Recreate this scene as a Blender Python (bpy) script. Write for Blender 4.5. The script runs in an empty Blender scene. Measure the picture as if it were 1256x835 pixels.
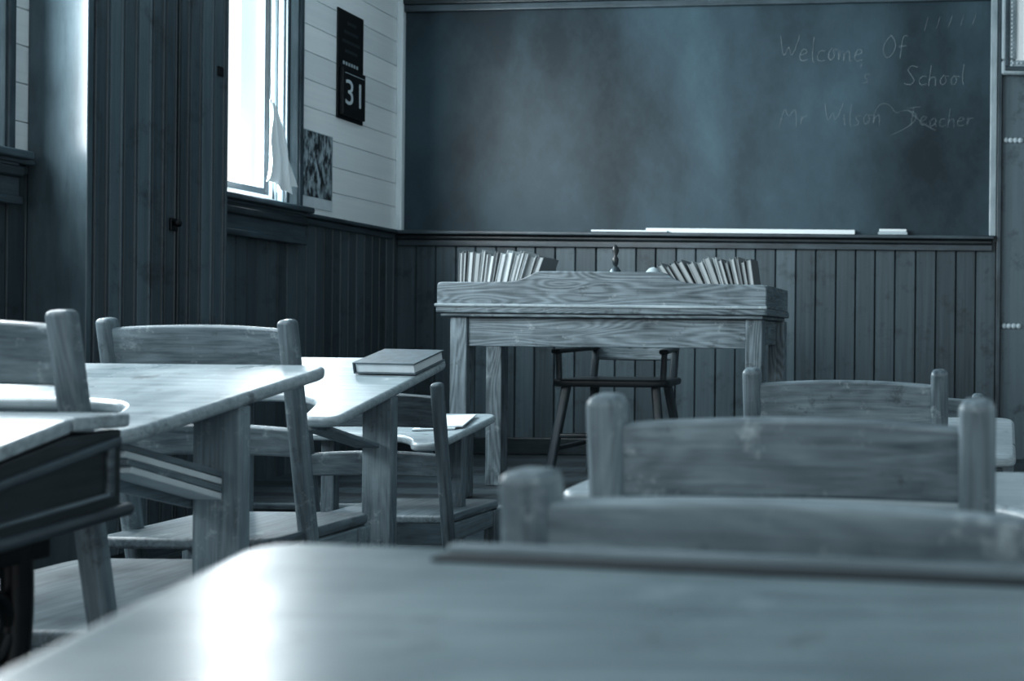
import bpy, math, random
import bmesh
from mathutils import Vector, Matrix
random.seed(7)
S = bpy.context.scene
col = S.collection
S.view_settings.view_transform = 'Standard'
S.view_settings.look = 'None'
S.view_settings.exposure = 0.20
S.view_settings.gamma = 0.84

def lin(h, sat=.80):
    h = h.lstrip('#')
    v = [int(h[i:i+2], 16)/255 for i in (0, 2, 4)]
    g = .3*v[0]+.59*v[1]+.11*v[2]
    v = [g+(c-g)*sat for c in v]
    o = [c/12.92 if c <= .04045 else ((c+.055)/1.055)**2.4 for c in v]
    return (o[0], o[1], o[2], 1)

# ---------------------------------------------------------------- materials
def newmat(name):
    m = bpy.data.materials.new(name); m.use_nodes = True
    nt = m.node_tree
    return m, nt, nt.nodes['Principled BSDF']

def N(nt, t, **kw):
    n = nt.nodes.new(t)
    for k, v in kw.items():
        if k in n.inputs: n.inputs[k].default_value = v
        else: setattr(n, k, v)
    return n

def wood(name, dark, light, axis='z', rough=.45, fine=110, wear=None, bump=.2, spec=.5, wearamt=.62, ring=30, lo=.34, hi=.66, ringw=.05):
    """straight grain + cathedral figure + scuffs and worn patches"""
    m, nt, b = newmat(name); L = nt.links.new
    tc = N(nt, 'ShaderNodeTexCoord'); oi = N(nt, 'ShaderNodeObjectInfo')
    add = N(nt, 'ShaderNodeVectorMath', operation='MULTIPLY_ADD')
    comb = N(nt, 'ShaderNodeCombineXYZ')
    for i in range(3): L(oi.outputs['Random'], comb.inputs[i])
    L(comb.outputs[0], add.inputs[0]); add.inputs[1].default_value = (17, 31, 23)
    L(tc.outputs['Object'], add.inputs[2])
    mp = N(nt, 'ShaderNodeMapping')
    mp.inputs['Scale'].default_value = {'x': (5.0, fine, fine), 'y': (fine, 5.0, fine), 'z': (fine, fine, 5.0)}[axis]
    L(add.outputs[0], mp.inputs[0])
    n1 = N(nt, 'ShaderNodeTexNoise', Scale=1.0, Detail=6.0, Roughness=.65, Distortion=.3)
    L(mp.outputs[0], n1.inputs['Vector'])
    mp2 = N(nt, 'ShaderNodeMapping')
    r_ = ring*.35
    mp2.inputs['Scale'].default_value = {'x': (1.6, r_, r_), 'y': (r_, 1.6, r_), 'z': (r_, r_, 1.6)}[axis]
    L(add.outputs[0], mp2.inputs[0])
    nf = N(nt, 'ShaderNodeTexNoise', Scale=1.0, Detail=1.0, Roughness=.4, Distortion=.3)
    L(mp2.outputs[0], nf.inputs['Vector'])
    mm = N(nt, 'ShaderNodeMath', operation='MULTIPLY'); mm.inputs[1].default_value = 110.0
    L(nf.outputs[0], mm.inputs[0])
    sn = N(nt, 'ShaderNodeMath', operation='SINE'); L(mm.outputs[0], sn.inputs[0])
    sn2 = N(nt, 'ShaderNodeMath', operation='MULTIPLY_ADD'); sn2.inputs[1].default_value = .5; sn2.inputs[2].default_value = .5
    L(sn.outputs[0], sn2.inputs[0])
    n4 = N(nt, 'ShaderNodeTexNoise', Scale=5.0, Detail=4.0, Roughness=.55); L(add.outputs[0], n4.inputs['Vector'])
    mix = N(nt, 'ShaderNodeMath', operation='MULTIPLY_ADD'); mix.inputs[1].default_value = .52
    h = N(nt, 'ShaderNodeMath', operation='MULTIPLY_ADD'); h.inputs[1].default_value = ringw
    q = N(nt, 'ShaderNodeMath', operation='MULTIPLY'); q.inputs[1].default_value = .48-ringw
    L(n4.outputs[0], q.inputs[0]); L(sn2.outputs[0], h.inputs[0]); L(q.outputs[0], h.inputs[2])
    L(n1.outputs[0], mix.inputs[0]); L(h.outputs[0], mix.inputs[2])
    r = N(nt, 'ShaderNodeValToRGB')
    r.color_ramp.elements[0].position = lo; r.color_ramp.elements[0].color = lin(dark)
    r.color_ramp.elements[1].position = hi; r.color_ramp.elements[1].color = lin(light)
    L(mix.outputs[0], r.inputs[0])
    out = r.outputs[0]
    if wear:
        n3 = N(nt, 'ShaderNodeTexNoise', Scale=11.0, Detail=9.0, Roughness=.78)
        L(add.outputs[0], n3.inputs['Vector'])
        r3 = N(nt, 'ShaderNodeValToRGB')
        r3.color_ramp.elements[0].position = wearamt-.06; r3.color_ramp.elements[1].position = wearamt+.05
        r3.color_ramp.elements[1].color = (.75, .75, .75, 1)
        L(n3.outputs[0], r3.inputs[0])
        mx = N(nt, 'ShaderNodeMixRGB'); L(r3.outputs[0], mx.inputs[0]); L(out, mx.inputs[1])
        mx.inputs[2].default_value = lin(wear)
        r5 = N(nt, 'ShaderNodeValToRGB')
        r5.color_ramp.elements[0].position = .33; r5.color_ramp.elements[0].color = (.5, .5, .5, 1)
        r5.color_ramp.elements[1].position = .42; r5.color_ramp.elements[1].color = (1, 1, 1, 1)
        L(n3.outputs[0], r5.inputs[0])
        mu = N(nt, 'ShaderNodeMixRGB', blend_type='MULTIPLY'); mu.inputs[0].default_value = 1
        L(mx.outputs[0], mu.inputs[1]); L(r5.outputs[0], mu.inputs[2]); out = mu.outputs[0]
        rr = N(nt, 'ShaderNodeMapRange'); rr.inputs[1].default_value = .3; rr.inputs[2].default_value = .7
        rr.inputs[3].default_value = rough-.06; rr.inputs[4].default_value = rough+.16
        L(n4.outputs[0], rr.inputs[0]); L(rr.outputs[0], b.inputs['Roughness'])
    L(out, b.inputs['Base Color'])
    if not wear: b.inputs['Roughness'].default_value = rough
    b.inputs['Specular IOR Level'].default_value = spec
    bp = N(nt, 'ShaderNodeBump', Strength=bump, Distance=.002)
    L(mix.outputs[0], bp.inputs['Height']); L(bp.outputs[0], b.inputs['Normal'])
    return m

def plain(name, c, rough=.5, metal=0, noise=0.0, scale=8, spec=.5):
    m, nt, b = newmat(name); L = nt.links.new
    b.inputs['Roughness'].default_value = rough; b.inputs['Metallic'].default_value = metal
    b.inputs['Specular IOR Level'].default_value = spec
    c4 = lin(c)
    if noise:
        tc = N(nt, 'ShaderNodeTexCoord')
        n = N(nt, 'ShaderNodeTexNoise', Scale=float(scale), Detail=5.0)
        L(tc.outputs['Object'], n.inputs['Vector'])
        r = N(nt, 'ShaderNodeValToRGB')
        r.color_ramp.elements[0].position = .3; r.color_ramp.elements[1].position = .7
        r.color_ramp.elements[0].color = tuple(x*(1-noise) for x in c4[:3])+(1,)
        r.color_ramp.elements[1].color = tuple(min(1, x*(1+noise)) for x in c4[:3])+(1,)
        L(n.outputs[0], r.inputs[0]); L(r.outputs[0], b.inputs['Base Color'])
    else:
        b.inputs['Base Color'].default_value = c4
    return m

def boards(name, dark, light, axis, rough=.5, spec=.4, scuff=True):
    m, nt, b = newmat(name); L = nt.links.new
    tc = N(nt, 'ShaderNodeTexCoord'); mp = N(nt, 'ShaderNodeMapping')
    mp.inputs['Scale'].default_value = {'x': (1.6, 55, 55), 'y': (55, 1.6, 55), 'z': (55, 55, 1.6)}[axis]
    L(tc.outputs['Object'], mp.inputs[0])
    n = N(nt, 'ShaderNodeTexNoise', Scale=1.0, Detail=5.0, Roughness=.6, Distortion=.4); L(mp.outputs[0], n.inputs['Vector'])
    at = N(nt, 'ShaderNodeAttribute', attribute_name='var')
    ma = N(nt, 'ShaderNodeMath', operation='MULTIPLY_ADD'); ma.inputs[1].default_value = .4
    mb = N(nt, 'ShaderNodeMath', operation='MULTIPLY'); mb.inputs[1].default_value = .6
    L(n.outputs[0], mb.inputs[0]); L(at.outputs['Fac'], ma.inputs[0]); L(mb.outputs[0], ma.inputs[2])
    r = N(nt, 'ShaderNodeValToRGB')
    r.color_ramp.elements[0].position = .18; r.color_ramp.elements[0].color = lin(dark)
    r.color_ramp.elements[1].position = .82; r.color_ramp.elements[1].color = lin(light)
    L(ma.outputs[0], r.inputs[0]); out = r.outputs[0]
    if scuff:
        n3 = N(nt, 'ShaderNodeTexNoise', Scale=6.0, Detail=9.0, Roughness=.75); L(tc.outputs['Object'], n3.inputs['Vector'])
        r5 = N(nt, 'ShaderNodeValToRGB')
        r5.color_ramp.elements[0].position = .32; r5.color_ramp.elements[0].color = (.5, .5, .5, 1)
        r5.color_ramp.elements[1].position = .47; r5.color_ramp.elements[1].color = (1, 1, 1, 1)
        L(n3.outputs[0], r5.inputs[0])
        mu = N(nt, 'ShaderNodeMixRGB', blend_type='MULTIPLY'); mu.inputs[0].default_value = 1
        L(out, mu.inputs[1]); L(r5.outputs[0], mu.inputs[2]); out = mu.outputs[0]
    L(out, b.inputs['Base Color'])
    b.inputs['Roughness'].default_value = rough; b.inputs['Specular IOR Level'].default_value = spec
    return m

M = {}
for ax in 'xyz':
    M['chair_'+ax] = wood('worn_oak_'+ax, '#364750', '#768b95', ax, .42, wear='#9bafb7', wearamt=.65, ringw=.04)
    M['lchair_'+ax] = wood('worn_oak_light_'+ax, '#435560', '#899fa9', ax, .4, wear='#b4c6cd', wearamt=.63, ringw=.045)
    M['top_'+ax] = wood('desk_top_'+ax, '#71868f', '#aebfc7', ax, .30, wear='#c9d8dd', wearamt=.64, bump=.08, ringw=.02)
    M['dark_'+ax] = wood('dark_oak_'+ax, '#141e24', '#33454d', ax, .35, 70, ringw=.02)
    M['desk_'+ax] = wood('teacher_oak_'+ax, '#3b4c55', '#869ba5', ax, .42, wear='#aebfc6', wearamt=.66, ringw=.13)
    M['trim_'+ax] = wood('trim_wood_'+ax, '#26343c', '#4a5f6a', ax, .36, 50, ringw=.02)
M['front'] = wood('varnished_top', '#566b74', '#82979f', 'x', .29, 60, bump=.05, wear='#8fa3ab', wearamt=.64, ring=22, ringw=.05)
M['groove'] = plain('groove_shadow', '#222f36', .7)
M['iron'] = plain('cast_iron', '#131b20', .35, .5, .3, 30)
M['wain_b'] = boards('wainscot_back', '#31424a', '#5a6f79', 'z', .42)
M['wain_l'] = boards('wainscot_side', '#303f47', '#546972', 'z', .42)
M['door_b'] = boards('cupboard_boards', '#2e3c44', '#5e737d', 'z', .36)
M['clap'] = boards('painted_boards', '#e0e9ed', '#f5fafb', 'y', .45, scuff=False)
M['floor'] = boards('floor_boards', '#1f2a30', '#485b64', 'y', .5)
M['plaster'] = plain('painted_plaster', '#a9bbc3', .7, 0, .05, 2)
M['white'] = plain('white_paint', '#d9e5e9', .4)
M['paper'] = plain('paper', '#c9d7dd', .8, 0, .06, 20)
M['cloth'] = plain('white_cloth', '#eaf2f5', .8)
M['digit'] = plain('printed_white', '#c2d0d6', .7)
M['black'] = plain('black_card', '#0d161a', .4)
M['casing'] = wood('window_casing', '#7b9099', '#a3b6be', 'z', .36, 40, ringw=.02)
M['sash'] = plain('sash_paint', '#35444c', .4)
M['brass'] = plain('dull_brass', '#56676f', .35, .7)
M['cover'] = plain('book_cover', '#4e626c', .5, 0, .2, 40)
M['felt'] = plain('eraser_felt', '#a7bac2', .9)
M['door_p'] = boards('partition_paint', '#4d6069', '#5f747e', 'z', .5)
M['cabside'] = wood('cupboard_side', '#34454d', '#5a6f79', 'z', .24, 30, bump=.04, ringw=0.0, lo=.2, hi=.8)

def chalk_mat(name, c, a):
    m, nt, b = newmat(name); L = nt.links.new
    b.inputs['Base Color'].default_value = lin(c); b.inputs['Roughness'].default_value = 1
    tc = N(nt, 'ShaderNodeTexCoord'); n = N(nt, 'ShaderNodeTexNoise', Scale=12.0, Detail=8.0, Roughness=.8)
    L(tc.outputs['Object'], n.inputs['Vector'])
    r = N(nt, 'ShaderNodeMapRange'); r.inputs[1].default_value = .35; r.inputs[2].default_value = .65
    r.inputs[3].default_value = a*.25; r.inputs[4].default_value = a
    L(n.outputs[0], r.inputs[0]); L(r.outputs[0], b.inputs['Alpha'])
    return m
M['chalk'] = chalk_mat('faint_chalk', '#a9bcc4', .34)
M['chalk2'] = chalk_mat('erased_chalk', '#a9bcc4', .24)

def slate():
    m, nt, b = newmat('slate_board'); L = nt.links.new
    tc = N(nt, 'ShaderNodeTexCoord')
    mp = N(nt, 'ShaderNodeMapping'); mp.inputs['Scale'].default_value = (1.4, 1, .6); mp.inputs['Location'].default_value = (3.1, 0, 1.2); L(tc.outputs['Object'], mp.inputs[0])
    n = N(nt, 'ShaderNodeTexNoise', Scale=1.1, Detail=2.0, Roughness=.45, Distortion=.2); L(mp.outputs[0], n.inputs['Vector'])
    mp2 = N(nt, 'ShaderNodeMapping'); mp2.inputs['Scale'].default_value = (5, 3, 3.4); mp2.inputs['Rotation'].default_value = (0, .9, 0)
    L(tc.outputs['Object'], mp2.inputs[0])
    n2 = N(nt, 'ShaderNodeTexNoise', Scale=1.5, Detail=10.0, Roughness=.72); L(mp2.outputs[0], n2.inputs['Vector'])
    a = N(nt, 'ShaderNodeMath', operation='MULTIPLY_ADD'); a.inputs[1].default_value = .78
    h = N(nt, 'ShaderNodeMath', operation='MULTIPLY'); h.inputs[1].default_value = .22
    L(n.outputs[0], a.inputs[0]); L(n2.outputs[0], h.inputs[0]); L(h.outputs[0], a.inputs[2])
    r = N(nt, 'ShaderNodeValToRGB')
    r.color_ramp.elements[0].position = .36; r.color_ramp.elements[0].color = lin('#1c2b33', 1)
    r.color_ramp.elements[1].position = .68; r.color_ramp.elements[1].color = lin('#4b636e', 1)
    L(a.outputs[0], r.inputs[0]); L(r.outputs[0], b.inputs['Base Color'])
    b.inputs['Roughness'].default_value = .5; b.inputs['Specular IOR Level'].default_value = .3
    return m
M['slate'] = slate()

def print_mat():
    m, nt, b = newmat('photo_print'); L = nt.links.new
    tc = N(nt, 'ShaderNodeTexCoord'); mp = N(nt, 'ShaderNodeMapping'); mp.inputs['Scale'].default_value = (1, 38, 15)
    L(tc.outputs['Object'], mp.inputs[0])
    v = N(nt, 'ShaderNodeTexNoise', Scale=1.0, Detail=6.0, Roughness=.6)
    L(mp.outputs[0], v.inputs['Vector'])
    r = N(nt, 'ShaderNodeValToRGB'); r.color_ramp.elements[0].position = .42; r.color_ramp.elements[1].position = .60
    r.color_ramp.elements[0].color = lin('#26333a'); r.color_ramp.elements[1].color = lin('#a5b8c0')
    L(v.outputs[0], r.inputs[0]); L(r.outputs[0], b.inputs['Base Color']); b.inputs['Roughness'].default_value = .4
    return m
M['print'] = print_mat()

def books_mat():
    m, nt, b = newmat('old_books'); L = nt.links.new
    at = N(nt, 'ShaderNodeAttribute', attribute_name='var')
    r = N(nt, 'ShaderNodeValToRGB')
    r.color_ramp.elements[0].position = 0; r.color_ramp.elements[0].color = lin('#2c3a42')
    r.color_ramp.elements[1].position = 1; r.color_ramp.elements[1].color = lin('#d3dfe3')
    L(at.outputs['Fac'], r.inputs[0]); L(r.outputs[0], b.inputs['Base Color']); b.inputs['Roughness'].default_value = .7
    return m
M['books'] = books_mat()

# ---------------------------------------------------------------- mesh helpers
def empty(name, loc=(0, 0, 0), yaw=0):
    e = bpy.data.objects.new(name, None); e.empty_display_size = .1
    e.location = loc; e.rotation_euler = (0, 0, yaw); col.objects.link(e); return e

def mobj(name, vs, fs, mat, parent=None, bevel=0, seg=2, smooth=False, var=None, loc=None, rot=None):
    me = bpy.data.meshes.new(name); me.from_pydata(vs, [], fs); me.update()
    if not var:
        bm = bmesh.new(); bm.from_mesh(me); bmesh.ops.recalc_face_normals(bm, faces=bm.faces); bm.to_mesh(me); bm.free()
    if var:
        ca = me.attributes.new('var', 'FLOAT', 'FACE')
        for i, v in enumerate(var): ca.data[i].value = v
    me.materials.append(mat)
    if smooth or bevel:
        for p in me.polygons: p.use_smooth = True
    o = bpy.data.objects.new(name, me); col.objects.link(o)
    if parent: o.parent = parent
    if loc: o.location = loc
    if rot: o.rotation_euler = rot
    if bevel:
        b = o.modifiers.new('bevel', 'BEVEL'); b.width = bevel; b.segments = seg; b.limit_method = 'ANGLE'; b.angle_limit = math.radians(35)
        o.modifiers.new('wn', 'WEIGHTED_NORMAL')
    return o

BF = [(0, 3, 2, 1), (4, 5, 6, 7), (0, 1, 5, 4), (1, 2, 6, 5), (2, 3, 7, 6), (3, 0, 4, 7)]
def bverts(x0, x1, y0, y1, z0, z1):
    return [(x0, y0, z0), (x1, y0, z0), (x1, y1, z0), (x0, y1, z0), (x0, y0, z1), (x1, y0, z1), (x1, y1, z1), (x0, y1, z1)]

def box(name, x, y, z, mat, parent=None, bevel=.004, seg=2, rot=None):
    c = ((x[0]+x[1])/2, (y[0]+y[1])/2, (z[0]+z[1])/2)
    h = (abs(x[1]-x[0])/2, abs(y[1]-y[0])/2, abs(z[1]-z[0])/2)
    return mobj(name, bverts(-h[0], h[0], -h[1], h[1], -h[2], h[2]), BF, mat, parent, bevel, seg, loc=c, rot=rot)

def multibox(name, bl, mat, parent=None, bevel=0):
    vs, fs = [], []
    for b in bl:
        n = len(vs); vs += bverts(*b); fs += [tuple(i+n for i in f) for f in BF]
    return mobj(name, vs, fs, mat, parent, bevel)

def bar(name, p, q, w, d, mat, parent=None, bevel=.004, seg=2):
    p, q = Vector(p), Vector(q); v = q-p; L = v.length
    z = v.normalized()
    o = mobj(name, bverts(-w/2, w/2, -d/2, d/2, -L/2, L/2), BF, mat, parent, bevel, seg)
    o.location = (p+q)/2
    x = Vector((1, 0, 0))
    if abs(z.x) > .9: x = Vector((0, 1, 0))
    y = z.cross(x).normalized(); x = y.cross(z).normalized()
    o.rotation_euler = Matrix((x, y, z)).transposed().to_euler()
    return o

def fillet(pts, rad, n=7):
    out = []; k = len(pts)
    for i, p in enumerate(pts):
        r = rad[i] if isinstance(rad, (list, tuple)) else rad
        p = Vector(p); a = Vector(pts[i-1]); b = Vector(pts[(i+1) % k])
        if r <= 0: out.append(tuple(p)); continue
        ra = min(r, (a-p).length*.48); rb = min(r, (b-p).length*.48)
        A = p+(a-p).normalized()*ra; B = p+(b-p).normalized()*rb
        for j in range(n+1):
            t = j/n; q = A*(1-t)**2+p*2*t*(1-t)+B*t*t; out.append(tuple(q))
    return out

def slab(name, pts, zf, th, mat, parent=None, bevel=.007, seg=3):
    n = len(pts)
    vs = [(x, y, zf(x, y)) for x, y in pts]+[(x, y, zf(x, y)-th) for x, y in pts]
    fs = [tuple(range(n)), tuple(range(2*n-1, n-1, -1))]+[(i, n+i, n+(i+1) % n, (i+1) % n) for i in range(n)]
    return mobj(name, vs, fs, mat, parent, bevel, seg)

def upright(name, pts, y0, y1, mat, parent=None, bevel=.004, seg=2):
    n = len(pts)
    vs = [(x, y0, z) for x, z in pts]+[(x, y1, z) for x, z in pts]
    fs = [tuple(range(n)), tuple(range(2*n-1, n-1, -1))]+[(i, n+i, n+(i+1) % n, (i+1) % n) for i in range(n)]
    return mobj(name, vs, fs, mat, parent, bevel, seg)

def grooved(name, u0, u1, v0, v1, pitch, f, mat, parent, g=.004, d=.006, t=.014, bead=False):
    vs, fs, var = [], [], []
    u = u0
    while u < u1-1e-6:
        e = min(u+pitch*random.uniform(.96, 1.04), u1)
        prof = [(u, t-d), (u+g, t), (e-g, t), (e, t-d)]
        if bead and e-u > .04:
            m = e-.014
            prof = [(u, t-d), (u+g, t), (m-g, t), (m, t-d*.6), (m+g, t), (e-g*.8, t), (e, t-d)]
        n = len(vs)
        for a, h in prof: vs.append(f(a, v0, h)); vs.append(f(a, v1, h))
        r = random.random()
        for i in range(len(prof)-1):
            fs.append((n+2*i, n+2*i+1, n+2*i+3, n+2*i+2)); var.append(r)
        u = e
    return mobj(name, vs, fs, mat, parent, var=var)

def curve(name, polys, depth, mat, parent=None, spline='POLY', res=2):
    cu = bpy.data.curves.new(name, 'CURVE'); cu.dimensions = '3D'; cu.bevel_depth = depth; cu.bevel_resolution = res
    for P in polys:
        s = cu.splines.new('POLY' if spline == 'POLY' else 'NURBS'); s.points.add(len(P)-1)
        for i, p in enumerate(P): s.points[i].co = (*p, 1)
        if spline != 'POLY': s.use_endpoint_u = True; s.order_u = 3
    cu.materials.append(mat)
    o = bpy.data.objects.new(name, cu); col.objects.link(o)
    if parent: o.parent = parent
    return o

def lathe(name, prof, loc, mat, parent=None, n=24):
    vs, fs = [], []
    for r, z in prof:
        for i in range(n):
            a = 2*math.pi*i/n; vs.append((r*math.cos(a), r*math.sin(a), z))
    for j in range(len(prof)-1):
        for i in range(n):
            fs.append((j*n+i, j*n+(i+1) % n, (j+1)*n+(i+1) % n, (j+1)*n+i))
    fs.append(tuple(range(n))); fs.append(tuple((len(prof)-1)*n+i for i in range(n)))
    return mobj(name, vs, fs, mat, parent, smooth=True, loc=loc)

# ---------------------------------------------------------------- room
XL, YB, XR = -3.40, 6.19, 2.70
YN = -0.9
CEIL = 3.15
RAIL = 1.465
wl = empty('wall_left')
wins = [(1.0, 1.95), (2.62, 3.55), (4.30, 5.12)]  # first opening is out of view, added to light the room
WZ0, WZ1 = 1.50, 2.85
bl = [(XL-.16, XL, YN, YB+.16, 0, WZ0), (XL-.16, XL, YN, YB+.16, WZ1, CEIL)]
ys = [YN]+[v for w in wins for v in w]+[YB+.16]
for i in range(0, len(ys), 2): bl.append((XL-.16, XL, ys[i], ys[i+1], WZ0, WZ1))
multibox('masonry', bl, M['plaster'], wl)
fl = lambda u, v, h: (XL+h, u, v)
fh = lambda u, v, h: (XL+h, v, u)
grooved('wainscot', YN, YB, 0, RAIL-.02, .072, fl, M['wain_l'], wl, g=.006, d=.012)
for i in range(0, len(ys), 2):
    grooved('clapboard_%d' % (i//2), RAIL, CEIL, ys[i], min(ys[i+1], YB), .135, fh, M['clap'], wl, g=.003, d=.009)
for k, w in enumerate(wins):
    grooved('clapboard_head_%d' % k, WZ1, CEIL, w[0], w[1], .135, fh, M['clap'], wl, g=.003, d=.009)

wb = empty('wall_back')
multibox('masonry', [(XL-.16, XR+.16, YB, YB+.16, 0, CEIL)], M['plaster'], wb)
grooved('wainscot', XL, .10, .18, RAIL-.03, .118, lambda u, v, h: (u, YB-h, v), M['wain_b'], wb, g=.006, d=.0135)
grooved('upper_boards', 2.78, CEIL, XL, XR, .135, lambda u, v, h: (v, YB-h, u), M['clap'], wb, g=.003)
grooved('wainscot_2', 1.12, XR, .18, RAIL-.03, .118, lambda u, v, h: (u, YB-h, v), M['wain_b'], wb, g=.006, d=.0135)

wr = empty('wall_right')
rb = [(XR, XR+.16, YN, YB+.16, 0, 1.0), (XR, XR+.16, YN, YB+.16, 2.8, CEIL)]
ys2 = [YN, .2, 1.6, 2.2, 3.6, 4.2, 5.4, YB+.16]
for i in range(0, 8, 2): rb.append((XR, XR+.16, ys2[i], ys2[i+1], 1.0, 2.8))
multibox('masonry', rb, M['plaster'], wr)
for k in range(3):
    a, b_ = ys2[2*k+1], ys2[2*k+2]
    w = empty('window_%d' % (k+4))
    X = XR
    multibox('sash', [(X+.04, X+.08, a, a+.05, 1, 2.8), (X+.04, X+.08, b_-.05, b_, 1, 2.8), (X+.04, X+.08, a+.05, b_-.05, 1, 1.05),
             (X+.04, X+.08, a+.05, b_-.05, 2.75, 2.8), (X+.04, X+.08, a+.05, b_-.05, 1.88, 1.93), (X+.045, X+.075, (a+b_)/2-.015, (a+b_)/2+.015, 1.05, 2.75)], M['white'], w)
    multibox('casing', [(X-.03, X, a-.1, a, .95, 2.9), (X-.03, X, b_, b_+.1, .95, 2.9), (X-.03, X, a, b_, 2.8, 2.9), (X-.06, X, a-.12, b_+.12, .93, .98)], M['casing'], w)

fe = empty('floor')
grooved('floor_boards', XL, XR, YN, 4.36, .085, lambda u, v, h: (u, v, h-.014), M['floor'], fe, g=.0015, d=.004)
multibox('sub_floor', [(XL-.16, XR+.16, YN, YB+.16, -.12, -.012)], M['dark_x'], fe)
pf = empty('platform')
PZ = .17
multibox('carcass', [(XL+.04, XR-.01, 4.37, YB-.03, 0, PZ-.014)], M['dark_x'], pf)
grooved('deck_boards', 4.34, YB-.015, XL+.015, XR-.005, .09, lambda u, v, h: (v, u, PZ-.014+h), M['floor'], pf, g=.0015, d=.004)
box('riser', (XL+.02, XR-.01), (4.35, 4.37), (0, PZ-.02), M['trim_x'], pf, .003)
box('nosing', (XL+.02, XR-.01), (4.32, 4.36), (PZ-.03, PZ), M['chair_x'], pf, .01, 3)
multibox('ceiling', [(XL-.16, XR+.16, YN, YB+.16, CEIL, CEIL+.1)], M['plaster'])

t1 = empty('trim_1')
box('ledge', (XL+.02, .085), (YB-.085, YB-.001), (RAIL-.022, RAIL), M['trim_x'], t1, .006, 3)
box('cove', (XL+.02, .075), (YB-.05, YB-.005), (RAIL-.05, RAIL-.022), M['dark_x'], t1, .01, 3)
box('fascia', (XL+.02, .075), (YB-.033, YB-.005), (RAIL-.085, RAIL-.05), M['trim_x'], t1, .003)
CY0, CY1 = 3.765, 4.47
t2 = empty('trim_2')
for i, (a, b_) in enumerate([(YN, CY0-.01), (4.48, YB-.09)]):
    box('cap_%d' % i, (XL+.001, XL+.055), (a, b_), (RAIL-.02, RAIL), M['trim_y'], t2, .006, 3)
    box('cove_%d' % i, (XL+.005, XL+.032), (a, b_), (RAIL-.055, RAIL-.02), M['trim_y'], t2, .008, 3)
box('trim_3', (XL+.014, XL+.05), (YB-.05, YB-.001), (RAIL, 2.8), M['white'], None, .006)
box('baseboard_back', (XL+.02, .1), (YB-.04, YB-.006), (PZ+.002, PZ+.10), M['dark_x'], None, .006)
box('baseboard_left', (XL+.01, XL+.035), (YN, CY0-.01), (0.001, .16), M['dark_y'], None, .006)

def window_left(idx, a, b_):
    w = empty('window_%d' % idx); X = XL
    z0, z1 = WZ0, WZ1; zm = 2.58
    multibox('jamb', [(X-.16, X, a, a+.02, z0, z1), (X-.16, X, b_-.02, b_, z0, z1), (X-.16, X, a+.02, b_-.02, z1-.02, z1), (X-.16, X, a+.02, b_-.02, z0, z0+.02)], M['white'], w)
    a2, b2, c0, c1 = a+.02, b_-.02, z0+.02, z1-.02
    multibox('sash', [(X-.06, X-.02, a2, a2+.045, c0, c1), (X-.06, X-.02, b2-.035, b2, c0, c1), (X-.06, X-.02, a2+.045, b2-.035, c0, c0+.035),
             (X-.06, X-.02, a2+.045, b2-.035, c1-.05, c1), (X-.065, X-.025, a2+.045, b2-.035, zm-.02, zm+.02)], M['sash'], w, .004)
    box('casing_near', (X, X+.03), (a-.12, a), (z0-.03, z1+.1), M['casing'], w, .008, 3)
    box('casing_far', (X, X+.03), (b_, b_+.14), (z0-.03, z1+.1), M['casing'], w, .008, 3)
    box('casing_bead', (X+.03, X+.045), (b_+.012, b_+.035), (z0-.03, z1+.1), M['sash'], w, .005, 3)
    box('casing_bead_2', (X+.03, X+.045), (b_+.11, b_+.138), (z0-.03, z1+.1), M['trim_z'], w, .005, 3)
    box('casing_head', (X, X+.03), (a, b_), (z1, z1+.1), M['casing'], w, .008, 3)
    box('stool', (X+.001, X+.085), (a-.15, b_+.17), (RAIL-.005, RAIL+.025), M['trim_y'], w, .008, 3)
    box('apron', (X+.014, X+.05), (a-.13, b_+.15), (RAIL-.16, RAIL-.005), M['trim_y'], w, .006, 3)
    box('apron_mould', (X+.045, X+.07), (a-.13, b_+.15), (RAIL-.07, RAIL-.03), M['dark_y'], w, .01, 3)
    box('apron_mould_2', (X+.045, X+.062), (a-.13, b_+.15), (RAIL-.165, RAIL-.135), M['trim_y'], w, .006, 3)
for i, w in enumerate(wins): window_left(3-i, *w)

# white cloth gathered at the window, hanging from a slim staff
fg = empty('window_curtain_cloth')
curve('staff', [[(XL+.09, 4.965, 1.49), (XL+.095, 4.935, 1.95)]], .005, M['brass'], fg)
vs, fs = [], []
n, mcol = 22, 24
for i in range(n+1):
    t = i/n
    for j in range(mcol+1):
        s = j/mcol
        w = .02+.165*t**.75
        hem = .07*math.sin(s*math.pi*.85)+.012*math.sin(s*19)
        vs.append((XL+.115+.020*math.sin(s*17+t*2)*t**.6+.02*s*t, 4.915+s*w-.035*t+.006*math.sin(t*9+s*5), 1.935-.34*t-hem*t))
for i in range(n):
    for j in range(mcol): fs.append((i*(mcol+1)+j, i*(mcol+1)+j+1, (i+1)*(mcol+1)+j+1, (i+1)*(mcol+1)+j))
mobj('cloth', vs, fs, M['cloth'], fg, smooth=True)

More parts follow.
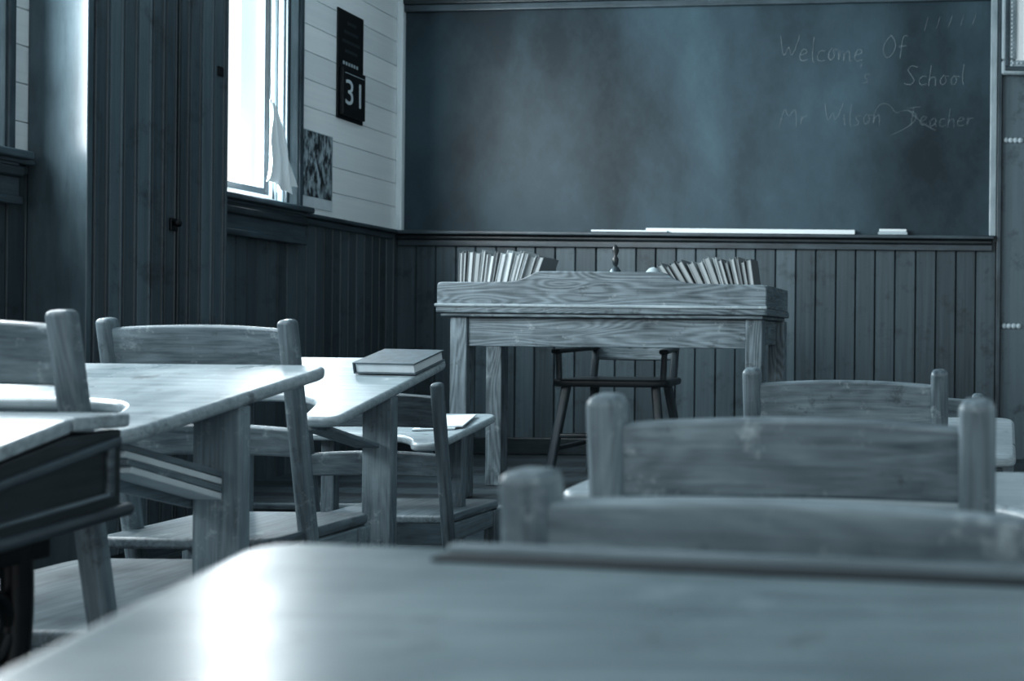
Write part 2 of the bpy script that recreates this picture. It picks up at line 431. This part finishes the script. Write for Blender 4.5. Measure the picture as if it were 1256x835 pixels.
# cupboard projecting from the left wall
cb = empty('door_2')
CX = -3.17
box('side', (XL+.015, CX-.001), (CY0, CY0+.025), (0.001, CEIL-.001), M['cabside'], cb, .004)
box('far_side', (XL+.09, CX-.02), (CY1-.025, CY1), (PZ+.001, CEIL-.001), M['cabside'], cb, .002)
grooved('door_boards', CY0+.03, CY1, .04, CEIL-.02, .066, lambda u, v, h: (CX-.014+h, u, v), M['door_b'], cb, g=.005, d=.011, bead=True)
box('door_core', (CX-.04, CX-.016), (CY0+.03, CY1-.002), (0.001, CEIL-.001), M['dark_z'], cb, .001)
box('lock_plate', (CX, CX+.010), (4.145, 4.175), (1.26, 1.31), M['iron'], cb, .003)
kn = lathe('knob', [(.006, 0), (.014, .010), (.015, .018), (.010, .024), (.002, .026)], (CX+.010, 4.16, 1.29), M['iron'], cb); kn.rotation_euler = (0, math.pi/2, 0)
for k, zz in enumerate((1.93, 2.10)):
    box('hinge_%d' % k, (CX, CX+.006), (4.40, 4.43) if k == 0 else (3.88, 3.91), (zz, zz+.04), M['iron'], cb, .002)
box('centre_bead', (CX, CX+.010), (4.18, 4.192), (.04, CEIL-.02), M['dark_z'], cb, .003)

# ---------------------------------------------------------------- blackboard
bb = empty('blackboard')
box('slate', (XL+.05, .055), (YB-.02, YB-.004), (RAIL, 2.95), M['slate'], bb, .001)
o = box('top_frame', (XL+.05, .06), (YB-.045, YB-.02), (2.785, 2.825), M['trim_x'], bb, .006, 3); o.rotation_euler = (0, -.030, 0)
o = box('top_frame_cap', (XL+.05, .06), (YB-.055, YB-.02), (2.825, 2.86), M['dark_x'], bb, .006, 3); o.rotation_euler = (0, -.030, 0)
box('right_frame', (.055, .098), (YB-.045, YB-.004), (RAIL, 3.0), M['casing'], bb, .008, 3)

G = {'W': (.9, [[(0, 1), (.2, 0), (.42, .75), (.6, 0), (.85, 1.05)]]),
 'e': (.5, [[(.05, .28), (.38, .34), (.33, .5), (.15, .52), (.02, .25), (.15, 0), (.42, .12)]]),
 'l': (.28, [[(.1, 1), (.07, .12), (.22, .02)]]),
 'c': (.48, [[(.38, .44), (.2, .52), (.03, .25), (.18, 0), (.42, .1)]]),
 'o': (.5, [[(.22, .52), (.03, .3), (.18, 0), (.4, .22), (.22, .52), (.46, .45)]]),
 'm': (.72, [[(.03, .5), (.05, 0), (.08, .35), (.2, .5), (.28, .4), (.28, 0), (.3, .35), (.44, .5), (.54, .4), (.54, .05), (.68, .1)]]),
 'O': (.75, [[(.35, 1), (.05, .7), (.05, .25), (.3, 0), (.6, .3), (.62, .75), (.35, 1)]]),
 'f': (.4, [[(.42, .95), (.25, 1), (.15, .8), (.15, 0)], [(0, .5), (.38, .55)]]),
 'S': (.65, [[(.55, .9), (.3, 1.02), (.08, .8), (.3, .52), (.52, .25), (.3, 0), (.02, .12)]]),
 'h': (.5, [[(.06, 1), (.06, 0)], [(.06, .3), (.22, .5), (.36, .38), (.38, 0)]]),
 'M': (.95, [[(.02, 0), (.12, 1), (.4, .3), (.7, 1), (.82, 0)]]),
 'r': (.42, [[(.05, .5), (.07, 0), (.08, .3), (.22, .5), (.36, .44)]]),
 '.': (.25, [[(.06, .03), (.1, .0)]]), ' ': (.45, []),
 'i': (.25, [[(.08, .5), (.1, .02), (.2, .05)], [(.08, .75), (.1, .72)]]),
 's': (.42, [[(.34, .46), (.16, .52), (.08, .36), (.3, .2), (.22, .02), (.02, .06)]]),
 "'": (.2, [[(.1, 1), (.05, .8)]]),
 'n': (.5, [[(.04, .5), (.05, 0), (.07, .33), (.22, .5), (.34, .4), (.36, 0)]]),
 'T': (.75, [[(0, .95), (.7, 1.02)], [(.36, 1), (.33, 0)]]),
 'a': (.5, [[(.36, .46), (.18, .5), (.03, .22), (.15, 0), (.34, .2), (.37, .5), (.37, .08), (.46, .02)]]),
}
def chalk(text, x, z, h, wid, tilt=0):
    tw = sum(G[c][0] for c in text); kx = wid/tw; P = []; u = 0
    for c in text:
        w, st = G[c]; jz = random.uniform(-.04, .04)
        for s in st:
            P.append([(x+(u+a+.12*b)*kx, YB-.0205, z+tilt*(u*kx)+(b+jz)*h) for a, b in s])
        u += w
    return P
P = chalk('Welcome', -1.18, 2.47, .15, .50)+chalk('Of', -.58, 2.49, .14, .14)
P += chalk('School', -.45, 2.34, .12, .36)
curve('chalk_writing', P, .0038, M['chalk'], bb, spline='NURBS', res=1)
P = chalk("'s", -.72, 2.34, .12, .08)
P += chalk('Mr. Wilson', -1.17, 2.10, .13, .60)+chalk('Teacher', -.44, 2.10, .11, .40)
P.append([(-.62, YB-.0205, 2.16), (-.60, YB-.0205, 2.23), (-.53, YB-.0205, 2.235), (-.49, YB-.0205, 2.17), (-.45, YB-.0205, 2.20), (-.36, YB-.0205, 2.18), (-.40, YB-.0205, 2.10), (-.52, YB-.0205, 2.05)])
P.append([(-.42, YB-.0205, 2.20), (-.35, YB-.0205, 2.12), (-.26, YB-.0205, 2.08)])
for k in range(5):
    P.append([(-.33+k*.07, YB-.0205, 2.66+.01*k), (-.31+k*.07, YB-.0205, 2.735+.006*k)])
curve('erased_writing', P, .0040, M['chalk2'], bb, spline='NURBS', res=1)

ysx = empty('yardstick')
box('stick', (-1.93, -.72), (YB-.06, YB-.03), (RAIL+.001, RAIL+.028), M['white'], ysx, .003)
box('chalk_pointer', (-2.24, -1.8), (YB-.08, YB-.065), (RAIL+.001, RAIL+.013), M['white'], None, .003)
er = empty('blackboard_eraser')
box('felt', (-.585, -.415), (YB-.07, YB-.03), (RAIL+.001, RAIL+.018), M['felt'], er, .003)
box('handle', (-.58, -.42), (YB-.066, YB-.034), (RAIL+.018, RAIL+.035), M['white'], er, .005)

dr = empty('door_1')
box('jamb', (.100, .125), (YB-.05, YB-.004), (PZ+.001, 3.0), M['trim_z'], dr, .004)
grooved('leaf', .125, 1.12, PZ+.001, 3.0, .2, lambda u, v, h: (u, YB-.012-h, v), M['door_p'], dr, g=.003, d=.006)
box('jamb_2', (1.10, 1.125), (YB-.05, YB-.004), (PZ+.001, 3.0), M['trim_z'], dr, .004)
for k, zz in enumerate((.945, 2.025)):
    for j in range(4):
        q = lathe('hinge_rosette_%d_%d' % (k, j), [(.001, 0), (.018, .002), (.014, .008), (.002, .012)], (.15+.028*j, YB-.026, zz), M['felt'], dr, 10); q.rotation_euler = (math.pi/2, 0, 0)
    box('hinge_strap_%d' % k, (.14, .25), (YB-.032, YB-.026), (zz-.008, zz+.008), M['felt'], dr, .003)
pc = empty('framed_picture')
fx0, fx1, fz0, fz1 = .118, .80, 2.395, 3.05
for nm, a in (('bottom', ((fx0, fx1), (fz0, fz0+.085))), ('top', ((fx0, fx1), (fz1-.085, fz1))), ('left', ((fx0, fx0+.085), (fz0+.085, fz1-.085))), ('right', ((fx1-.085, fx1), (fz0+.085, fz1-.085)))):
    box('frame_'+nm, a[0], (YB-.085, YB-.05), a[1], M['casing'], pc, .016, 3)
for nm, a in (('b', ((fx0+.02, fx1-.02), (fz0+.02, fz0+.045))), ('l', ((fx0+.02, fx0+.045), (fz0+.045, fz1-.045)))):
    box('frame_bead_'+nm, a[0], (YB-.095, YB-.08), a[1], M['trim_x'], pc, .006, 3)
bd = []
zz = fz0+.02
while zz < fz1-.03: bd.append((fx0+.052, fx0+.066, YB-.092, YB-.084, zz, zz+.014)); zz += .024
xx = fx0+.06
while xx < fx1-.03: bd.append((xx, xx+.014, YB-.092, YB-.084, fz0+.056, fz0+.070)); xx += .024
multibox('frame_carving', bd, M['felt'], pc, .003)
box('mount', (fx0+.08, fx1-.08), (YB-.065, YB-.055), (fz0+.08, fz1-.08), M['cloth'], pc, .001)

ca = empty('wall_calendar', (0, 0, -.02))
CYC = 5.68
box('backing', (XL+.015, XL+.023), (CYC-.115, CYC+.115), (2.02, 2.60), M['black'], ca, .002)
box('date_block', (XL+.023, XL+.045), (CYC-.10, CYC+.10), (2.04, 2.29), M['black'], ca, .003)
def text(name, s, size, y, z, x, mat, parent):
    cu = bpy.data.curves.new(name, 'FONT'); cu.body = s; cu.size = size; cu.align_x = 'CENTER'; cu.extrude = .0006
    cu.materials.append(mat); o = bpy.data.objects.new(name, cu); col.objects.link(o)
    o.rotation_euler = (math.pi/2, 0, math.pi/2); o.location = (x, y, z); o.parent = parent; return o
text('date', '31', .19, CYC, 2.10, XL+.0465, M['digit'], ca)
box('border_line', (XL+.044, XL+.0462), (CYC-.085, CYC+.085), (2.262, 2.266), M['felt'], ca, 0)
for k in range(6):
    box('month_mark_%d' % k, (XL+.0225, XL+.0245), (CYC-.07+k*.024, CYC-.056+k*.024), (2.312, 2.330), M['felt'], ca, 0)
for r_, (zz, a, b_) in enumerate([(2.53, -.03, .035), (2.48, -.06, .06), (2.43, -.075, .075), (2.38, -.05, .06)]):
    k = CYC+a
    while k < CYC+b_:
        box('lettering', (XL+.0225, XL+.0238), (k, k+.009), (zz, zz+.016), M['brass'], ca, 0); k += .016
po = empty('wall_print')
box('sheet', (XL+.015, XL+.019), (5.275, 5.535), (1.50, 1.89), M['paper'], po, 0)
box('image', (XL+.019, XL+.0205), (5.28, 5.53), (1.555, 1.885), M['print'], po, 0)

# ---------------------------------------------------------------- pupil chair-desks
def curved_rail(name, w, h, th, bow, mat, parent, loc, tilt, crown=.006):
    vs, fs = [], []; n = 14
    for i in range(n+1):
        t = i/n*2-1; x = t*w/2; y = bow*(1-t*t)
        c = crown*(1-t*t)
        for (yy, zz) in ((-th/2, -h/2), (th/2, -h/2), (th/2, h/2+c), (-th/2, h/2+c)): vs.append((x, y+yy, zz))
    for i in range(n):
        a, b = i*4, i*4+4
        for k in range(4): fs.append((a+k, a+(k+1) % 4, b+(k+1) % 4, b+k))
    fs.append((3, 2, 1, 0)); fs.append((n*4, n*4+1, n*4+2, n*4+3))
    o = mobj(name, vs, fs, mat, parent, .006, 3); o.location = loc; o.rotation_euler = (tilt, 0, 0); return o

def chair_desk(cx, ytop, ztop, width, yaw, rails, seat_z, seat_y, tab=None, wood_='chair_', pw=.036, pd=.045, sup=.08, rack=0, k=.16, top='top_x', seat_w=.02):
    """pupil chair with wrap-round writing board; local frame: x across, y forward (towards blackboard)"""
    e = empty('school_chair_desk', (cx, ytop, 0), yaw)
    W = M[wood_+'z']; WX = M[wood_+'x']; WY = M[wood_+'y']
    hw = width/2
    ty = lambda z: (ztop-z)*k
    for s, nm in ((-1, 'left'), (1, 'right')):
        bar('back_post_'+nm, (s*hw, ty(0)+.004, .004), (s*hw, 0, ztop), pw, pd, W, e, min(pw, pd)*.34, 4)
    ang = math.atan(k)
    for i, (zt, zb) in enumerate(rails):
        zc = (zt+zb)/2
        curved_rail('back_rail_%d' % i, width-pw+.012, zt-zb, .02, .012, WX, e, (0, ty(zc), zc), ang)
    ya, yb = ty(seat_z)+seat_y[0], ty(seat_z)+seat_y[1]
    pts = fillet([(-hw-seat_w, ya), (hw+seat_w, ya), (hw+seat_w+.01, yb), (-hw-seat_w-.01, yb)], [.03, .03, .05, .05])
    slab('seat', pts, lambda x, y: seat_z, .025, M['chair_y'], e, .008)
    for s, nm in ((-1, 'left'), (1, 'right')):
        box('seat_side_'+nm, (s*hw-.011, s*hw+.011), (ty(seat_z)+.02, yb-.03), (seat_z-.075, seat_z-.025), WY, e)
        box('front_leg_'+nm, (s*hw-.018, s*hw+.018), (yb-.075, yb-.03), (0.001, seat_z-.025), W, e)
        box('stretcher_'+nm, (s*hw-.012, s*hw+.012), (ty(.12)+.0, yb-.04), (.10, .135), WY, e)
    box('front_stretcher', (-hw, hw), (yb-.06, yb-.04), (.16, .19), WX, e)
    if tab:
        xr, xl, y0, y1, y2, zn, zf, arm = tab
        T = lambda x, y: zn+(y-y0)/(y2-y0)*(zf-zn)
        pts = fillet([(xr-arm*.8, y0), (xr-.005, y0), (xr, y2), (xl, y2), (xl, y1), (xr-arm*1.9, y1), (xr-arm*1.15, y1-.045)], [.025, .03, .05, .04, .03, .09, .06])
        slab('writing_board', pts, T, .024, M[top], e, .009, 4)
        sy = y1+.04
        box('board_support_right', (xr-.006-sup, xr-.006), (sy, sy+.03), (0.001, T(0, sy)-.02), W, e)
        box('board_support_left', (xl+.03, xl+.03+sup*.8), (sy, sy+.03), (0.001, T(0, sy)-.02), W, e)
        box('foot_rail', (xr-.02-sup*.5-.02, xr-.02-sup*.5+.02), (ty(0)+.05, sy), (0.001, .045), WY, e, .006)
        box('board_cleat', (xl+.05, xr-.05-sup), (y2-.06, y2-.04), (T(0, y2)-.07, T(0, y2-.06)-.018), WX, e)
        for j in range(1+rack):
            bar('rack_slat_%d' % j, (xr-.030-sup/2, y0+.025+.006*j, zn-.026-.013*j), (xr-.030-sup/2, sy+.005, T(0, sy)-.140-.013*j), sup*.85, .011, (M['lchair_z'], M['paper'])[j % 2], e, .002)
        if rack:
            xs = xr-.022-sup*.98
            vs = [(xs+dx, y, z) for dx in (0, .012) for y, z in ((y0+.04, zn-.04), (sy+.01, T(0, sy)-.15), (sy+.01, T(0, sy)-.20), (y0+.04, zn-.09))]
            mobj('rack_side', vs, [(0, 1, 2, 3), (7, 6, 5, 4), (0, 4, 5, 1), (1, 5, 6, 2), (2, 6, 7, 3), (3, 7, 4, 0)], WY, e, .002)
    return e

def rel(cx, ytop, xr, xl, y0, y1, y2, zn, zf, arm): return (xr-cx, xl-cx, y0-ytop, y1-ytop, y2-ytop, zn, zf, arm)
cx = -1.255-.20
chair_desk(cx, 1.45, .89, .40, 0, [(.87, .785), (.66, .60)], .43, (.0, .50), rel(cx, 1.45, -1.275, -1.95, 1.60, 1.80, 2.10, .712, .80, .11), 'lchair_', .034, .026, .082, 3, seat_w=.045)
cx = -1.6225
chair_desk(cx, 2.20, .89, .375, 0, [(.87, .787), (.66, .60)], .44, (-.10, .24), rel(cx, 2.20, -1.415, -1.86, 2.35, 2.53, 2.85, .675, .80, .11), 'lchair_', .032, .035, .072, 0, seat_w=0)
cx = -1.506-.19
chair_desk(cx, 2.95, .728, .38, 0, [(.69, .60), (.525, .46)], .345, (.02, .34), rel(cx, 2.95, -1.54, -2.0, 3.03, 3.14, 3.42, .55, .61, .10), 'chair_', .030, .034, .05, 0, seat_w=0)
cx = -.19
chair_desk(cx, 1.075, .802, .38, -.06, [(.772, .695), (.56, .50)], .40, (.02, .30), rel(cx, 1.09, .13, -.56, 1.27, 1.36, 1.56, .655, .672, .09), 'lchair_', .037, .040, .05, 0, k=.1)
cx = -.275
chair_desk(cx, 2.20, .799, .39, -.01, [(.767, .668), (.56, .50)], .40, (.02, .34), rel(cx, 2.20, .09, -.62, 2.36, 2.5, 2.78, .60, .66, .09), 'lchair_', .036, .042, .05, 0)
cx = -.18
chair_desk(cx, 3.20, .70, .36, 0, [(.68, .60), (.5, .45)], .36, (.02, .32), rel(cx, 3.20, .07, -.50, 3.3, 3.42, 3.68, .52, .56, .09), 'chair_', .036, .04, .05, 0)

# nearest desk with its forward seat
nd = empty('school_desk')
TZ = .725
pts = fillet([(-.30, .10), (.34, .10), (.40, .572), (-.472, .698)], [.02, .02, .03, .05], 10)
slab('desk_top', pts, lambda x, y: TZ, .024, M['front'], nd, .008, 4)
A = Vector((-.325, .640)); B = Vector((.38, .535))
bar('pencil_groove', (A.x, A.y, TZ-.0005), (B.x, B.y, TZ-.0005), .014, .006, M['groove'], nd, .001)
A2 = A+Vector((.0, .016)); B2 = B+Vector((0, .018))
bar('top_lip', (A2.x, A2.y, TZ+.002), (B2.x, B2.y, TZ+.002), .010, .010, M['lchair_z'], nd, .003)
slab('book_box', [(-.27, .18), (.28, .18), (.30, .54), (-.34, .62)], lambda x, y: TZ-.024, .11, M['chair_x'], nd, .004)
for s, xx in (('left', -.27), ('right', .25)):
    curve('iron_leg_'+s, [[(xx, .52, TZ-.13), (xx, .46, .5), (xx, .36, .35), (xx, .42, .2), (xx, .56, .016)], [(xx, .26, TZ-.13), (xx, .34, .5), (xx, .40, .35), (xx, .32, .2), (xx, .18, .016)]], .014, M['iron'], nd, spline='NURBS')
ch = empty('folding_seat', (-.130, .735, 0), -.2)
for s in (-1, 1):
    bar('back_post_%s' % ('left' if s < 0 else 'right'), (s*.2, .06, 0.004), (s*.2, 0, .763), .038, .036, M['lchair_z'], ch, .010, 4)
curved_rail('back_rail', .375, .085, .02, .008, M['lchair_x'], ch, (0, .004, .698), .08)
curved_rail('back_rail_low', .375, .06, .02, .008, M['lchair_x'], ch, (0, .02, .52), .08)
slab('seat', fillet([(-.2, .05), (.2, .05), (.2, .25), (-.2, .25)], .03), lambda x, y: .40, .024, M['lchair_x'], ch, .006)
for s in (-1, 1): box('front_leg_%s' % ('left' if s < 0 else 'right'), (s*.18-.015, s*.18+.015), (.2, .235), (0.001, .378), M['lchair_z'], ch)

# old iron-legged desk, far left foreground
od = empty('iron_leg_desk')
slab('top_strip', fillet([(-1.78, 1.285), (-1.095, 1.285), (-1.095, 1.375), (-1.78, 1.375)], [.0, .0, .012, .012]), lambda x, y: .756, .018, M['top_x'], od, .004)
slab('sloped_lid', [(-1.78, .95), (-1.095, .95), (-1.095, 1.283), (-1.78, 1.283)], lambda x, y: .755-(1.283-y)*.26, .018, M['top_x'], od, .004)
def yzprism(name, pts, x0, x1, mat, bev=.003):
    n = len(pts); vs = [(x0, y, z) for y, z in pts]+[(x1, y, z) for y, z in pts]
    fs = [tuple(range(n)), tuple(range(2*n-1, n-1, -1))]+[(i, n+i, n+(i+1) % n, (i+1) % n) for i in range(n)]
    return mobj(name, vs, fs, mat, od, bev)
yzprism('box_side', [(.99, .60), (1.36, .63), (1.36, .736), (1.28, .733), (.99, .659)], -1.115, -1.098, M['dark_y'])
yzprism('box_body', [(.99, .60), (1.35, .63), (1.35, .733), (1.28, .730), (.99, .656)], -1.76, -1.115, M['dark_x'])
yzprism('box_moulding_top', [(1.0, .640), (1.35, .716), (1.35, .728), (1.0, .652)], -1.1, -1.088, M['trim_y'])
yzprism('box_moulding_low', [(.98, .597), (1.365, .626), (1.365, .642), (.98, .613)], -1.12, -1.082, M['trim_y'], .006)
yzprism('box_panel_bead', [(1.02, .622), (1.345, .652), (1.345, .658), (1.02, .628)], -1.1, -1.093, M['chair_y'], .002)
yzprism('box_panel_stile', [(1.335, .652), (1.345, .652), (1.345, .716), (1.335, .714)], -1.1, -1.093, M['chair_y'], .002)
for s, xx in (('near', -1.12), ('far', -1.72)):
    curve('iron_frame_'+s, [
        [(xx, 1.235, .62), (xx, 1.245, .5), (xx, 1.20, .36), (xx, 1.235, .22), (xx, 1.25, .1), (xx, 1.38, .018)],
        [(xx, 1.165, .60), (xx, 1.16, .5), (xx, 1.205, .36), (xx, 1.165, .22), (xx, 1.15, .1), (xx, 1.02, .018)]], .015, M['iron'], od, spline='NURBS')
    curve('iron_scroll_'+s, [[(xx, 1.2+.028*math.cos(a*.5), z0+.04*math.sin(a*.5)) for a in range(13)] for z0 in (.52, .40, .27, .16)], .008, M['iron'], od, spline='NURBS')
    box('iron_foot_'+s, (xx-.02, xx+.02), (1.0, 1.40), (0.001, .02), M['iron'], od, .006)
    box('iron_plate_'+s, (xx-.012, xx+.012), (1.13, 1.27), (.59, .63), M['iron'], od, .003)

def lay(e, loc, slope, yaw):
    e.matrix_world = Matrix.Translation(loc) @ Matrix.Rotation(slope, 4, 'X') @ Matrix.Rotation(yaw, 4, 'Z')
bk = empty('closed_book')
def T2(y): return .675+(y-2.35)/.5*.125
lay(bk, (-1.495, 2.745, T2(2.745)+.003), math.atan(.25), -.04)
box('lower_cover', (-.080, .080), (-.070, .070), (0, .004), M['cover'], bk, .0015)
box('pages', (-.076, .075), (-.066, .066), (.004, .026), M['paper'], bk, .001)
box('upper_cover', (-.080, .080), (-.070, .070), (.026, .030), M['cover'], bk, .0015)
box('spine', (-.082, -.077), (-.070, .070), (0, .030), M['cover'], bk, .002)
pp = empty('loose_papers')
def T3(y): return .55+(y-3.03)/.39*.06
lay(pp, (-1.65, 3.26, T3(3.26)+.002), math.atan(.154), .2)
box('sheet_a', (-.06, .06), (-.08, .08), (0, .004), M['paper'], pp, 0)
box('sheet_b', (-.04, .08), (-.07, .09), (.004, .008), M['paper'], pp, 0)

# ---------------------------------------------------------------- teacher's desk
td = empty('teacher_desk')
DX0, DX1, DY0, DY1, DZ = -2.285, -.888, 4.45, 4.98, .985
slab('top', fillet([(DX0, DY0), (DX1, DY0), (DX1, DY1), (DX0, DY1)], .02), lambda x, y: DZ, .03, M['desk_x'], td, .006)
box('under_mould', (DX0+.02, DX1-.02), (DY0+.01, DY1-.01), (DZ-.045, DZ-.03), M['desk_x'], td)
prof = [(DX0+.005, DZ), (DX1-.005, DZ), (DX1-.005, 1.085), (-1.22, 1.088), (-1.275, 1.10), (-1.32, 1.135), (-1.86, 1.135), (-1.91, 1.105), (-1.97, 1.088), (DX0+.005, 1.085)]
upright('front_gallery', fillet(prof, [0, 0, .02, .04, .03, .03, .03, .03, .04, .02], 5), DY0+.008, DY0+.03, M['desk_x'], td, .005)
box('gallery_highlight_fillet', (DX0, DX1), (DY0-.005, DY0+.01), (DZ-.004, DZ+.010), M['top_x'], td, .004)  # moulding strip in paler wood, painting the highlight line under the gallery
for s, xx in (('left', DX0+.005), ('right', DX1-.027)):
    box('side_gallery_'+s, (xx, xx+.022), (DY0+.03, DY1-.02), (DZ, 1.085), M['desk_y'], td)
LW = .072
for nm, x, y in (('fl', -2.232, 4.475), ('fr', -.985, 4.475), ('bl', -2.262, 4.87), ('br', -.965, 4.87)):
    box('leg_'+nm, (x, x+LW), (y, y+LW), (PZ+.001, DZ-.045), M['desk_z'], td, .005)
box('front_apron', (-2.16, -.985), (4.487, 4.507), (.815, DZ-.045), M['desk_x'], td)
box('back_apron', (-2.19, -.965), (4.90, 4.92), (.86, DZ-.045), M['desk_x'], td)
for s, x in (('left', -2.22), ('right', -.95)):
    box('side_apron_'+s, (x, x+.02), (4.547, 4.87), (.83, DZ-.045), M['desk_y'], td)

def book_row(x0, x1, a0, a1, hmin, hmax, seed):
    rnd = random.Random(seed); vs, fs, var = [], [], []
    x = x0
    while x < x1:
        t = rnd.uniform(.011, .026); h = rnd.uniform(hmin, hmax); dp = rnd.uniform(.14, .17)
        f = (x-x0)/(x1-x0); a = a0+(a1-a0)*f+rnd.uniform(-.02, .02)
        ca_, sa = math.cos(a), math.sin(a)
        tone = rnd.choice([rnd.uniform(.15, .35), rnd.uniform(.45, .75)])
        def add(u0, u1, z0, z1, y0, y1, v):
            n = len(vs)
            for (u, y, z) in bverts(u0, u1, y0, y1, z0, z1):
                vs.append((x+u*ca_+z*sa, y, z*ca_-u*sa+(t*sa if a > 0 else 0)))
            for q in BF: fs.append(tuple(n+i for i in q)); var.append(v)
        y0 = 4.56+rnd.uniform(0, .02)
        add(0, .0025, 0, h, y0, y0+dp, tone)
        add(t-.0025, t, 0, h, y0, y0+dp, tone)
        add(.0025, t-.0025, .004, h-rnd.uniform(.003, .010), y0+.004, y0+dp-.004, rnd.uniform(.5, 1))
        x += (t+.0015)/max(ca_, .5)
    me = mobj('books', vs, fs, M['books'], None, var=var)
    me.location = (0, 0, DZ+.001)
    return me
r1 = empty('book_row'); b1 = book_row(-2.252, -1.95, .02, .34, .225, .245, 3); b1.parent = r1
r2 = empty('book_row'); b2 = book_row(-1.265, -.955, -.62, -.10, .205, .23, 5); b2.parent = r2
hb = empty('hand_bell', (-1.64, 4.78, DZ+.001))
lathe('bell', [(.045, 0), (.043, .01), (.032, .06), (.03, .12), (.026, .17), (.012, .19), (.003, .195)], (0, 0, 0), M['brass'], hb)
lathe('handle', [(.008, .18), (.006, .19), (.013, .205), (.014, .225), (.007, .24), (.015, .262), (.011, .28), (.001, .29)], (0, 0, 0), M['dark_z'], hb, 14)
lathe('paperweight_globe', [(.02, 0), (.030, .015), (.042, .06), (.045, .13), (.036, .17), (.018, .19), (.002, .196)], (-1.49, 4.85, DZ+.001), M['felt'])
lathe('inkwell', [(.03, 0), (.034, .06), (.03, .11), (.018, .135), (.02, .155), (.012, .16)], (-1.80, 4.84, DZ+.001), M['brass'])

tc_ = empty('teacher_armchair', (-1.72, 5.13, PZ+.006))
SZ = .485
slab('seat', fillet([(-.29, -.20), (.27, -.20), (.23, .22), (-.25, .22)], [.1, .1, .05, .05]), lambda x, y: SZ, .035, M['dark_x'], tc_, .012, 4)
for nm, a, b_ in (('fl', (-.28, -.20, 0), (-.22, -.13, SZ-.03)), ('fr', (.26, -.20, 0), (.20, -.13, SZ-.03)), ('bl', (-.25, .26, 0), (-.19, .16, SZ-.03)), ('br', (.23, .26, 0), (.17, .16, SZ-.03))):
    bar('leg_'+nm, a, b_, .04, .04, M['trim_z'], tc_, .012, 3)
bar('stretcher_front', (-.25, -.165, .22), (.23, -.165, .22), .025, .025, M['dark_x'], tc_, .008)
bar('stretcher_left', (-.25, -.17, .16), (-.23, .23, .16), .022, .022, M['dark_y'], tc_, .006)
bar('stretcher_right', (.23, -.17, .16), (.21, .23, .16), .022, .022, M['dark_y'], tc_, .006)
for s, xx in (('left', -.21), ('right', .19)):
    bar('back_post_'+s, (xx, .19, SZ-.01), (xx, .30, .93), .035, .03, M['trim_z'], tc_, .008)
    bar('arm_'+s, (xx+(-.055 if xx < 0 else .055), -.16, SZ+.13), (xx, .225, SZ+.145), .045, .022, M['dark_y'], tc_, .008)
    bar('arm_post_'+s, (xx+(-.045 if xx < 0 else .045), -.13, SZ-.01), (xx+(-.05 if xx < 0 else .05), -.13, SZ+.125), .026, .026, M['trim_z'], tc_, .008)
curved_rail('crest_rail', .40, .10, .02, .02, M['desk_x'], tc_, (-.01, .285, .87), -.2)
curved_rail('mid_rail', .38, .06, .018, .02, M['desk_x'], tc_, (-.01, .22, .60), -.2)
for k in range(4):
    bar('spindle_%d' % k, (-.13+k*.08, .235, .63), (-.13+k*.08, .29, .83), .014, .014, M['trim_z'], tc_, .005)

# ---------------------------------------------------------------- light
w = bpy.data.worlds.new('sky'); S.world = w; w.use_nodes = True
bg = w.node_tree.nodes['Background']; bg.inputs[0].default_value = (.94, .985, 1, 1); bg.inputs[1].default_value = 1.15

def area(name, loc, rot, sx, sy, e):
    l = bpy.data.lights.new(name, 'AREA'); l.shape = 'RECTANGLE'; l.size = sx; l.size_y = sy; l.energy = e; l.color = (.93, .98, 1)
    o = bpy.data.objects.new(name, l); o.location = loc; o.rotation_euler = rot; col.objects.link(o); return o
for i, (a, b_) in enumerate(wins):
    area('window_daylight_%d' % (3-i), (XL-.07, (a+b_)/2, 2.18), (0, -math.pi/2, 0), 1.28, b_-a-.04, 95)  # lamp at the out-of-view nearest opening is added light

# ---------------------------------------------------------------- camera
cd = bpy.data.cameras.new('camera'); cam = bpy.data.objects.new('camera', cd); col.objects.link(cam)
cam.location = (0, 0, .86); cam.rotation_euler = (math.pi/2, -.0096, 0)
cd.sensor_width = 36; cd.lens = 1300/1256*36; cd.shift_x = -572/1256; cd.shift_y = 0
cd.clip_start = .02
cd.dof.use_dof = True; cd.dof.focus_distance = 3.0; cd.dof.aperture_fstop = 5.0
S.camera = cam
